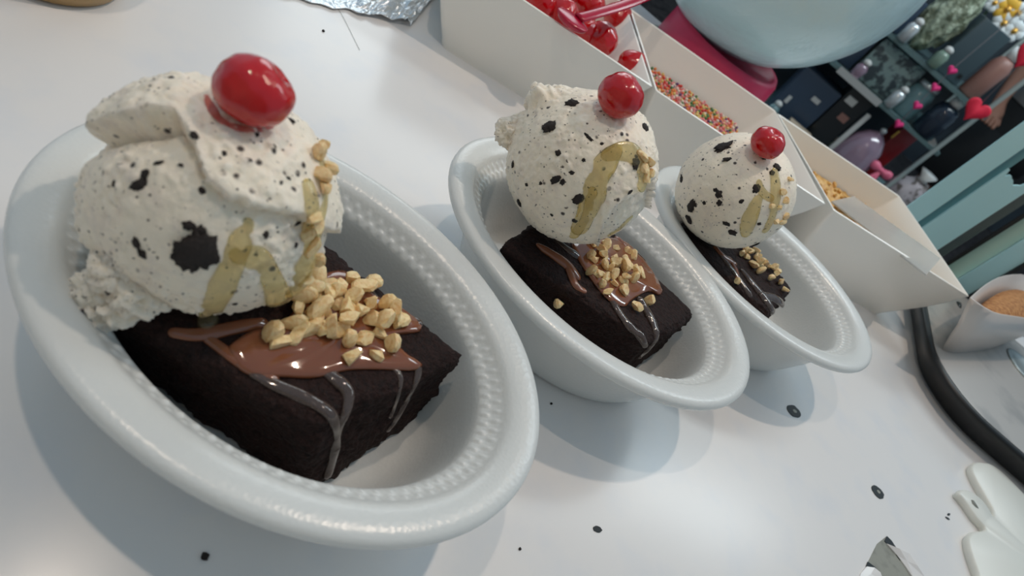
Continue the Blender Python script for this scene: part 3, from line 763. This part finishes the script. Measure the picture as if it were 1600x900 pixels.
# lobed cream plate
def lobes():
    px = [(1536, 722), (1552, 726), (1580, 750), (1625, 800), (1660, 860), (1660, 930), (1545, 930), (1530, 896), (1518, 862), (1514, 842), (1518, 832), (1528, 829), (1541, 826),
          (1526, 808), (1510, 785), (1500, 773), (1499, 767), (1506, 764), (1520, 768), (1534, 779), (1546, 795), (1552, 806), (1553, 798), (1540, 775), (1525, 748), (1519, 733), (1520, 725), (1527, 721)]
    return [at(x, y, .55) for x, y in px]
out = lobes(); out = [Vector(p) for p in catmull(out + [out[0]], 4)[:-1]]
def inset(P, d):
    n = len(P); R_ = []
    A_ = sum(P[i - 1].x * P[i].y - P[i].x * P[i - 1].y for i in range(n)); sg = 1 if A_ > 0 else -1
    for i in range(n):
        t = (P[(i + 1) % n] - P[i - 1]); t.z = 0
        t = t.normalized() if t.length > 1e-6 else Vector((1, 0, 0))
        R_.append(P[i] + Vector((-t.y, t.x, 0)) * d * sg)
    return R_
low = [Vector((p.x, p.y, 0)) for p in inset(out, .12)]
V, Fs = rings([low, [Vector((p.x, p.y, .3)) for p in out], [Vector((p.x, p.y, .5)) for p in inset(out, .06)], [Vector((p.x, p.y, .56)) for p in inset(out, .16)]])
o = mesh('lobed_plate', V, Fs, CREAM, None, at(1580, 830, 0))
sharp(o, 50)
tag(o, 'flat cream plastic piece with rounded finger lobes at the lower right', 'plastic piece')
hole = [Vector((p.x, p.y, .58)) for p in [at(x, y, .56) for x, y in ((1517, 781), (1521, 782), (1526, 789), (1529, 795), (1525, 793), (1519, 787))]]
n = len(hole); mesh('slot', hole + [p - Vector((0, 0, .1)) for p in hole], [tuple(range(n))] + [(i, (i + 1) % n, n + (i + 1) % n, n + i) for i in range(n)], TORN, o)

# ------------------------------------------------------------------ top left: tan pot and foil
c = Vector((-25.3, 19.6, 0))
pot = root('sauce_pot', c, 'tan plastic pot at the top left edge, only its foot in view', 'pot')
mesh('pot_body', *lathe(c, [(2.3, 0), (2.7, .15), (2.9, .6), (3.1, 3), (3.2, 6), (3.3, 6.1), (3.3, 6.6), (3.0, 6.7), (3.0, 6.2), (2.8, 1), (.1, .8)], 40), TAN, pot)
mesh('pot_sauce', *lathe(c, [(2.95, 4.6), (2.0, 4.7), (.05, 4.75)], 40), mat('tan_sauce', srgb(186, 150, 96), .2), pot)

def foil():
    n, m_ = 60, 40; V = []
    corners = [at(430, -4, .3), at(575, 36, .2), at(660, 34, .2), at(684, -10, .6)]
    A_, B_, C_, D_ = at(425, -8, 0), at(640, 42, 0), at(700, -30, 0), at(440, -90, 0)
    for i in range(n + 1):
        for j in range(m_ + 1):
            s, t = i / n, j / m_
            p = (A_ * (1 - s) + B_ * s) * (1 - t) + (D_ * (1 - s) + C_ * s) * t
            ridge = abs(noise.noise(Vector((s * 6, t * 6, 3)))) + .5 * abs(noise.noise(Vector((s * 14, t * 14, 1)))) + .25 * abs(noise.noise(Vector((s * 30, t * 30, 1))))
            e = min(1, t * 6)
            p = p + Vector((0, 0, .12 + .25 * e * ridge + 1.1 * ridge * max(0, s - .45) * 1.4))
            p += Vector((noise.noise((s * 9, 0, 0)), noise.noise((s * 9, 5, 0)), 0)) * .35 * (1 - e)
            V.append(p)
    Fs = [(i * (m_ + 1) + j, (i + 1) * (m_ + 1) + j, (i + 1) * (m_ + 1) + j + 1, i * (m_ + 1) + j + 1) for i in range(n) for j in range(m_)]
    o = mesh('foil_sheet', V, Fs, FOIL, None, at(560, 0, 0), smooth=False)
    md = o.modifiers.new('thick', 'SOLIDIFY'); md.thickness = .0004; md.offset = 1
    tag(o, 'crumpled silver aluminium foil sheet beside the cherry dish', 'foil')
foil()

# ------------------------------------------------------------------ behind the dishes: tub, pink stand, strips
GLC = Vector((-1.7, 74, 17.0)); GR = 13.5
tub = root('glass_globe', (GLC.x, GLC.y, 0), 'big pale blue glass globe on a pink foot behind the sprinkle dish', 'globe')
V, Fs = ico(GLC, GR, 6, lambda d: d * GR * (1 + .012 * noise.noise(d * 1.6) + .006 * noise.noise(d * 4)))
mesh('globe_shell', V, Fs, BLUEPL, tub)
mesh('globe_foot', *lathe((GLC.x + 2.2, GLC.y, .4), [(7.0, 0), (7.3, .3), (7.0, 3.6), (6.7, 4.1), (6.3, 4.1), (6.0, 3.6), (.1, 2.6)], 56), PINKPL, tub)
o = mesh('green_mat', *lathe((GLC.x + 2.2, GLC.y - 1.5, 0), [(8.6, 0), (8.8, .15), (8.6, .38), (.1, .38)], 56), GREENPL, None, (GLC.x, GLC.y, 0))
sharp(o, 30); tag(o, 'round dull green mat under the pink foot of the glass globe', 'mat')

def upright(x0, x1, y, z1, m, label, jag=0, thick=.3, lean=0):
    n = 14; P = []
    for i in range(n + 1):
        x = x0 + (x1 - x0) * i / n
        P.append((x, z1 + jag * 1.6 * noise.noise((i * .45, y, x0)) + jag * .5 * noise.noise((i * 1.7, y, x0))))
    V = []
    for yy_ in (y, y + thick):
        V += [Vector((x0, yy_, 0)), Vector((x1, yy_, 0))] + [Vector((x + lean, yy_, z)) for x, z in P[::-1]]
    k = n + 3; Fs = [tuple(range(k)), tuple(range(2 * k - 1, k - 1, -1))] + [(i, k + i, k + (i + 1) % k, (i + 1) % k) for i in range(k)]
    return tag(mesh('upright_panel', V, Fs, m, None, (x0, y, 0), smooth=False), label, 'panel', 'narrow upright plastic panels on the counter')
upright(25.5, 27.5, 70.2, 20, CYAN, 'narrow pale cyan upright panel nearest to the nut dish')
upright(27.2, 28.6, 70.9, 19, CYAND, 'narrow darker teal upright panel between two pale cyan panels')
upright(28.3, 31.2, 70.2, 12.8, CYAN, 'pale cyan upright panel with jagged torn top', .9)
upright(33.0, 33.35, 70.3, 20, BLACK, 'very thin dark upright panel beside the green tinted one', 0)
upright(33.4, 35.4, 71.0, 20, GLASSG, 'green tinted clear upright panel behind the crumb dish')
upright(35.2, 37.2, 70.2, 20, CYAN, 'pale cyan upright panel right of the green tinted one')
upright(37.2, 37.6, 69.9, 20, BLACK, 'dark thin upright panel at the far right edge of the row')
upright(31.2, 33.0, 72.2, 12, mat('smoky_acrylic', srgb(96, 100, 98), .3), 'smoky grey upright panel behind the jagged one')

# ------------------------------------------------------------------ shop stand across the aisle
SY = 172
stand = root('display_stand', (38, SY + 12, FLOORZ), 'dark shop display stand with glass shelves beyond the counter', 'display stand')
DARK = mat('dark_stand', srgb(50, 60, 68), .4, spots=[(.05, .55, srgb(36, 42, 50), .06)])
SHELF = mat('shelf_glass', srgb(130, 158, 160), .1, Transmission_Weight=.5, IOR=1.2)
GREYP = mat('grey_post', srgb(170, 182, 180), .3, Metallic=.3)
ZS = (-24, -4.6, 7.0)
mesh('stand_base', *box((38, SY + 14, (FLOORZ - 25.4) / 2), (62, 40, -FLOORZ - 25.4)), DARK, stand, smooth=False)
mesh('back_panel', *box((32, SY + 34, 12), (50, 2, 74)), DARK, stand, smooth=False)
mesh('shelf', *box((38, SY + 14, ZS[0] - .7), (62, 38, 1.2)), SHELF, stand, smooth=False)
for z in ZS[1:]: mesh('shelf', *box((33.5, SY + 17, z - .5), (47, 32, .9)), SHELF, stand, smooth=False)
for x, y in ((9, SY - 1.5), (54.6, SY - 1.5), (57, SY + 33)):
    mesh('post', *box((x, y, 12), (.9, .9, 73)), GREYP, stand, smooth=False)
mesh('shelf_edge', *box((31.5, SY + .6, ZS[1] - .5), (13, .6, 1.6)), mat('bright_metal', srgb(210, 210, 206), .25, Metallic=.7), stand, smooth=False)

GG = 'goods on the display stand'
def bx_item(name, label, cat, x, z, w_, h_, d_, m, yaw=0, parts=(), y=SY + 8):
    r = root(name, (x, y, z), label, cat, GG)
    o = mesh('body', *box((x, y, z + h_ / 2), (w_, d_, h_), yaw), m, r, smooth=False); bevel(o, .35)
    for (px_, pz, pw, ph, pm, nm) in parts:
        mesh(nm, *box((x + px_, y - d_ / 2 - .1, z + pz), (pw, .3, ph), yaw), pm, r, smooth=False)
    return r
def pot_item(name, label, cat, x, y, z, prof, m, lid=None, lidm=None):
    r = root(name, (x, y, z), label, cat, GG); c = Vector((x, y, z))
    mesh('body', *lathe(c, prof, 28), m, r)
    if lid: mesh('cap', *lathe(c + Vector((0, 0, prof[-1][1])), lid, 24), lidm, r)
    return r
NAVY = mat('navy_card', srgb(52, 68, 88), .3); SLATE = mat('slate_card', srgb(66, 84, 92), .35); INK = mat('black_card', srgb(26, 29, 32), .3)
SILV = mat('silver_print', srgb(200, 206, 208), .25, Metallic=.5); GREYL = mat('grey_label', srgb(196, 198, 196), .5)
LACE = mat('silver_lace', srgb(140, 164, 164), .35, spots=[(.55, .5, srgb(70, 82, 88), .05)])
MAROON = mat('maroon_card', srgb(150, 30, 36), .35); BROWNC = mat('rosy_brown', srgb(150, 110, 100), .4)
GOLD = mat('gold_foil', srgb(230, 180, 90), .25, Metallic=.7); VIOLET = mat('violet_glass', srgb(168, 140, 160), .06, Transmission_Weight=.4, Coat_Weight=1)
TEALG = mat('teal_glass', srgb(140, 178, 184), .08, Transmission_Weight=.5); MINT = mat('mint_glass', srgb(150, 176, 160), .1, Transmission_Weight=.4)
# lowest shelf
bx_item('gift_box', 'dark navy box with two small grey labels on the lowest shelf', 'box', 25.2, ZS[0], 11.5, 14.5, 9, NAVY, 0, [(2, 10, 2.2, 1.2, GREYL, 'label_patch'), (-3.2, 6, 1.0, 2, GREYL, 'label_patch')])
bx_item('gift_box', 'black box with pale labels on the lowest shelf', 'box', 34.6, ZS[0], 6.6, 18, 9, INK, 0, [(-1.2, 15, 2.6, 1.8, GREYL, 'label_patch'), (.6, 11, 2.4, 1.8, BROWNC, 'label_patch')])
bx_item('white_stick', 'flat pale upright stick between black box and glass dome', 'stick', 38.9, ZS[0], 1.3, 15.5, 1.0, GREYL, 0, (), SY + 3)
bx_item('beige_box', 'low beige and yellow box at the front of the lowest shelf', 'box', 29, ZS[0], 7, 4, 4, mat('beige_card', srgb(176, 160, 140), .5), 0, [(2, 1.6, 2.4, 2, GOLD, 'label_patch')], SY - 1)
dome = pot_item('glass_dome', 'clear violet glass dome with a bright highlight on the lowest shelf', 'dome', 44.6, SY + 4, ZS[0] + .02, [(5.6, 0), (5.7, .8), (5.2, .9), (5.3, 3), (5.1, 7), (4.3, 10.5), (2.6, 12.8), (.9, 13.8), (.1, 13.9)], VIOLET)
mesh('dome_knob', *lathe((44.6, SY + 4, ZS[0] + 13.8), [(.5, 0), (.9, .7), (.8, 1.3), (.05, 1.6)], 16), SILV, dome)
bx_item('gift_box', 'dark red box with gold foil corner on the lowest shelf', 'box', 51.2, ZS[0], 5, 17.5, 6, MAROON, .2, [(-1.2, 14.5, 2.2, 2.4, GOLD, 'gold_corner')], SY + 15)
bow = root('pink_bow', (51.2, SY + 1, ZS[0]), 'pink ribbon bow standing beside the violet glass dome', 'bow', GG)
PR = mat('pink_ribbon', srgb(228, 110, 140), .35)
for sx in (-1, 1):
    V, Fs = ico((51.2 + sx * 1.5, SY + 1, ZS[0] + 8.2), 1, 3, lambda d: Vector((d.x * 1.7, d.y * 1.0, d.z * (1.1 + .5 * d.x * sx)))); mesh('ribbon_loop', V, Fs, PR, bow)
    mesh('ribbon_tail', *tube([Vector((51.2, SY + 1, ZS[0] + 8)), Vector((51.2 + sx * .8, SY + .8, ZS[0] + 4)), Vector((51.2 + sx * 1.6, SY + .6, ZS[0] + .2))], [.5, .6, .7], 8), PR, bow)
V, Fs = ico((51.2, SY + 1, ZS[0] + 8.2), .7, 2); mesh('ribbon_knot', V, Fs, PR, bow)
pc = root('patterned_pouch', (61, SY + 5, ZS[0]), 'grey pouch with dark swirl pattern at the right end of the lowest shelf', 'pouch', GG)
V, Fs = ico((61, SY + 5, ZS[0] + 6), 1, 4, lambda d: Vector((d.x * 5, d.y * 3.2, d.z * 6)) * (1 + .1 * fbm(d * 2, 3))); mesh('pouch_body', V, Fs, mat('swirl_cloth', srgb(170, 162, 166), .6, spots=[(.5, .55, srgb(90, 82, 78), .04)]), pc)
mesh('drawstring', *lathe((61, SY + 5, ZS[0] + 11.6), [(1.6, 0), (1.2, .6), (2.4, 2.4), (.1, 2.2)], 18, wob=.3), GREYL, pc)
# middle shelf
bx_item('lace_box', 'silver grey box with lace print on the middle shelf', 'box', 34.5, ZS[1], 12.5, 10, 6, LACE)
bx_item('perfume_box', 'small dark blue upright box left of the lace printed box', 'box', 25, ZS[1], 5, 10, 6, NAVY, 0, [(0, 7, 2, 1.2, GREYL, 'label_patch')])
pot_item('glass_jar', 'clear teal glass jar with metal lid beside the lace printed box', 'jar', 44, SY + 6, ZS[1], [(2.8, 0), (3.1, .5), (3.1, 6.5), (2.4, 7.6)], TEALG, [(2.6, 0), (2.6, 1.2), (.1, 1.3)], SILV)
pot_item('dark_bottle', 'stout blue black bottle with grey cap on the middle shelf', 'bottle', 50.8, SY + 4, ZS[1], [(2.7, 0), (3.1, .5), (3.1, 6.4), (2.6, 7.8), (1.3, 8.6)], mat('blue_black_glass', srgb(32, 42, 56), .12), [(1.5, 0), (1.5, 1.8), (.1, 1.9)], GREYL)
# top shelf
bx_item('gift_box', 'dark slate box on the top shelf, right of the pale leaves bag', 'box', 43.6, ZS[2], 7.4, 13, 8, SLATE, 0, [(2.6, 2, .9, .9, INK, 'label_patch')])
bx_item('gift_box', 'dark navy box on the top shelf, left of the pale leaves bag', 'box', 25.6, ZS[2], 7.4, 8, 8, NAVY)
bag = root('leaf_bag', (34.6, SY + 8, ZS[2]), 'clear bag of pale green dried leaves on the top shelf', 'bag', GG)
V, Fs = ico((34.6, SY + 8, ZS[2] + 9), 1, 5, lambda d: Vector((d.x * 4.4, d.y * 3.6, d.z * 9)) * (1 + .18 * fbm(d * 2.8, 4)))
mesh('bag_film', V, Fs, mat('pale_leaf', srgb(176, 190, 168), .3, bump=(.8, 1.0, .8), spots=[(.5, .5, srgb(116, 126, 104), .08)]), bag)
mesh('bag_tie', *lathe((34.6, SY + 8, ZS[2] + 17.6), [(1.2, 0), (1.0, 1.0), (2.0, 3.0), (.1, 3.0)], 20, wob=.3), GREYL, bag)
pot_item('rosy_bottle', 'rosy brown bottle with white cap at the right of the top shelf', 'bottle', 51.0, SY + 6, ZS[2], [(2.2, 0), (2.5, .4), (2.5, 8), (1.8, 9.6), (1.0, 10.2)], BROWNC, [(1.3, 0), (1.3, 2.6), (.1, 2.7)], mat('white_cap', srgb(232, 236, 236), .4))
# small trinkets in the gaps
for i, (x, y, z, m, lb) in enumerate(((21, SY + 2, ZS[0], TEALG, 'small teal jar before the dark navy box on the lowest shelf'), (39.8, SY + 12, ZS[0], MINT, 'small mint jar behind the pale upright stick'),
        (41.5, SY + 14, ZS[1], MINT, 'small mint jar behind the teal jar on the middle shelf'), (29, SY + 2, ZS[1], VIOLET, 'small violet jar before the lace printed box'),
        (47.2, SY + 12, ZS[1], TEALG, 'small teal jar behind the stout dark bottle'), (39.8, SY + 2, ZS[1], SILV, 'small silver jar right of the lace printed box'),
        (47.6, SY + 13, ZS[2], TEALG, 'small teal jar between slate box and rosy bottle'), (39.4, SY + 1.5, ZS[2], MINT, 'small mint jar before the slate box on the top shelf'), (30.2, SY + 1.5, ZS[2], SILV, 'small silver jar left of the pale leaves bag'))):
    pot_item('trinket_jar', lb, 'jar', x, y, z, [(1.0, 0), (1.4, .4), (1.5, 2.6 + .4 * (i % 3)), (.9, 3.6 + .4 * (i % 3))], m, [(1.0, 0), (1.0, .8), (.5, 1.2), (.05, 1.3)], GREYL)
fw_ = root('flower_bunch', (46, SY + 20, ZS[2]), 'white and yellow artificial flowers at the back of the top shelf', 'flowers', GG)
WF = mat('white_petal', srgb(232, 240, 242), .5); YF = mat('yellow_petal', srgb(236, 186, 66), .5); STM = mat('stem_green', srgb(70, 96, 70), .5)
for i, (px, py, r, m) in enumerate(((1574, 14, 2.6, YF), (1568, 36, 2.6, WF), (1584, 48, 2.4, WF), (1554, 4, 2.0, WF), (1590, 20, 2.2, WF))):
    p = aty(px, py, SY + 20)
    for k_ in range(6):
        a = k_ * math.tau / 6; q = p + Vector((math.cos(a) * r * .6, -.3, math.sin(a) * r * .6))
        V, Fs = ico(q, 1, 2, lambda d: Vector((d.x * r * .5, d.y * r * .22, d.z * r * .5))); mesh('petal', V, Fs, m, fw_)
    V, Fs = ico(p + Vector((0, -.6, 0)), r * .3, 2); mesh('flower_centre', V, Fs, GOLD, fw_)
    P = [p, p.lerp(Vector((46, SY + 20, ZS[2])), .5) + Vector((0, 1.5, 0)), Vector((46, SY + 20, ZS[2] + .2))]; P = [Vector(x) for x in catmull(P, 5)]
    mesh('stem', *tube(P, [.3] * len(P), 6), STM, fw_)

# heart garlands hanging in front of the stand
def heart_geo(c, s, th=.4):
    P = []
    for j in range(28):
        t = j * math.tau / 28
        P.append((.062 * 16 * math.sin(t) ** 3 * s, .062 * (13 * math.cos(t) - 5 * math.cos(2 * t) - 2 * math.cos(3 * t) - math.cos(4 * t)) * s))
    R_ = []
    for y, k in ((-th, .86), (-th * .6, 1), (th * .6, 1), (th, .86)):
        R_.append([Vector((c.x + x * k, c.y + y, c.z + z * k)) for x, z in P])
    return rings(R_)
HRED = mat('red_felt', srgb(226, 34, 66), .7); HPINK = mat('magenta_felt', srgb(214, 40, 116), .7)
CORD = mat('grey_cord', srgb(120, 120, 124), .6)
def garland(spots, yv, s, m, label, ztop):
    r = root('heart_garland', (aty(*spots[0], yv).x, yv, aty(*spots[-1], yv).z), label, 'garland')
    Q = [aty(x, y, yv) for x, y in spots]
    for p in Q: mesh('heart', *heart_geo(p, s), m, r)
    P = [Vector((Q[0].x, yv + .5, ztop))] + [p + Vector((0, .5, 0)) for p in Q]
    mesh('cord', *tube(P, [.1] * len(P), 6), CORD, r)
garland([(1487, 110), (1461, 137), (1433, 165), (1404, 194)], 160, 1.0, HPINK, 'string of four small magenta hearts hanging before the display stand', 60)
garland([(1607, 88), (1525, 172)], 150, 2.5, HRED, 'string of two big red hearts hanging before the display stand', 60)

# ------------------------------------------------------------------ person across the aisle
PX, PY = 126, 332
SKIN = mat('skin', srgb(150, 104, 84), .5); SHORTS = mat('black_cloth', srgb(16, 18, 20), .85, bump=(1.2, .4, .3)); SHIRT = mat('grey_cloth', srgb(170, 172, 172), .8, bump=(.6, .4, .4))
person = root('person', (PX, PY, FLOORZ), 'person in grey top and black knee length shorts standing across the aisle', 'person')
def body():
    me = bpy.data.meshes.new('body')
    J = {'pel': (0, 0, 2, 13), 'wai': (0, 0, 18, 11.5), 'che': (0, 0, 36, 13.5), 'nk0': (0, 0, 52, 6), 'nk1': (0, -1, 58, 5.2), 'hd': (0, -2, 66, 8.2), 'hd2': (0, -2, 73, 7.4)}
    for s, n_ in ((-1, 'l'), (1, 'r')):
        J.update({'hip' + n_: (9 * s, 0, -4, 9), 'kn' + n_: (10 * s, -1, -44, 5.6), 'cf' + n_: (10.5 * s, 1, -56, 5.4), 'an' + n_: (11 * s, 1, -83, 3.4), 'ft' + n_: (12 * s, -8, -87, 3.4), 'to' + n_: (12.5 * s, -15, -88, 2.4),
                  'sh' + n_: (17 * s, 0, 46, 5.5), 'el' + n_: (25 * s, 1, 20, 4.0), 'wr' + n_: (24 * s, -14, 3, 2.7), 'ha' + n_: (23 * s, -19, -1, 2.8)})
        for f_ in range(4): J['f%d%s' % (f_, n_)] = ((20.5 + 1.7 * f_) * s, -23.5, -3.0 - .3 * f_, .95); J['g%d%s' % (f_, n_)] = ((20.5 + 1.7 * f_) * s, -26, -5.5, .8)
        J['t0' + n_] = (19.5 * s, -19, -2, 1.1); J['t1' + n_] = (18.3 * s, -21.5, -4, .9)
    E_ = [('pel', 'wai'), ('wai', 'che'), ('che', 'nk0'), ('nk0', 'nk1'), ('nk1', 'hd'), ('hd', 'hd2')]
    for n_ in 'lr':
        E_ += [('pel', 'hip' + n_), ('hip' + n_, 'kn' + n_), ('kn' + n_, 'cf' + n_), ('cf' + n_, 'an' + n_), ('an' + n_, 'ft' + n_), ('ft' + n_, 'to' + n_), ('che', 'sh' + n_), ('sh' + n_, 'el' + n_), ('el' + n_, 'wr' + n_), ('wr' + n_, 'ha' + n_), ('ha' + n_, 't0' + n_), ('t0' + n_, 't1' + n_)]
        for f_ in range(4): E_ += [('ha' + n_, 'f%d%s' % (f_, n_)), ('f%d%s' % (f_, n_), 'g%d%s' % (f_, n_))]
    ks = list(J); ix = {k_: i for i, k_ in enumerate(ks)}
    me.from_pydata([Vector((J[k_][0], J[k_][1], J[k_][2] - FLOORZ)) * S for k_ in ks], [(ix[a], ix[b]) for a, b in E_], [])
    o = bpy.data.objects.new('body', me); col.objects.link(o); o.parent = person
    md = o.modifiers.new('skin', 'SKIN'); md.use_smooth_shade = True
    for i, k_ in enumerate(ks):
        v = me.skin_vertices[0].data[i]; v.radius = (J[k_][3] * S, J[k_][3] * S * (.8 if k_ in ('pel', 'wai', 'che') else 1)); v.use_root = (k_ == 'pel')
    o.modifiers.new('sub', 'SUBSURF').levels = 1; o.modifiers['sub'].render_levels = 1
    me.materials.append(SKIN)
body()
B0 = Vector((PX, PY, 0))
def ov(cx, cy, z, rx, ry, n=28): return [B0 + Vector((cx + rx * math.cos(j * math.tau / n), cy + ry * math.sin(j * math.tau / n), z)) for j in range(n)]
sh_ = mesh('shorts', *rings([ov(0, 0, 12, 16, 12.5), ov(0, 0, 4, 18, 14), ov(0, 0, -6, 19.5, 14.5), ov(0, 0, -14, 20.5, 14)]), SHORTS, person)
for s in (-1, 1):
    mesh('shorts_leg', *rings([ov(9.5 * s, 0, -6, 10.5, 13.5), ov(10 * s, 0, -20, 10.8, 12), ov(10.4 * s, 0, -38, 10.4, 10.6), ov(10.4 * s, 0, -38, 9.8, 10), ov(10 * s, 0, -20, 9.8, 11)], cap0=True, cap1=False), SHORTS, sh_)
mesh('shirt', *rings([ov(0, 0, 6, 18, 14.4), ov(0, 0, 18, 16.5, 13), ov(0, 0, 34, 19, 14), ov(0, 0, 46, 21, 12), ov(0, 0, 52, 14, 9), ov(0, 0, 53.5, 8, 7.4)]), SHIRT, person)
for s in (-1, 1):
    mesh('sleeve', *tube([B0 + Vector(p) for p in ((16 * s, 0, 48), (19 * s, 0, 40), (22.5 * s, .4, 28))], [7, 7.6, 7.2], 16), SHIRT, person)
V, Fs = ico(B0 + Vector((0, -.5, 69.5)), 1, 4, lambda d: Vector((d.x * 9.6, d.y * 10.4 + (2.2 if d.z < .2 else 1.2), d.z * 9.8)) * (1 if d.y > -.45 or d.z > .45 else .8)); mesh('hair', V, Fs, mat('dark_hair', srgb(26, 22, 20), .5), person)
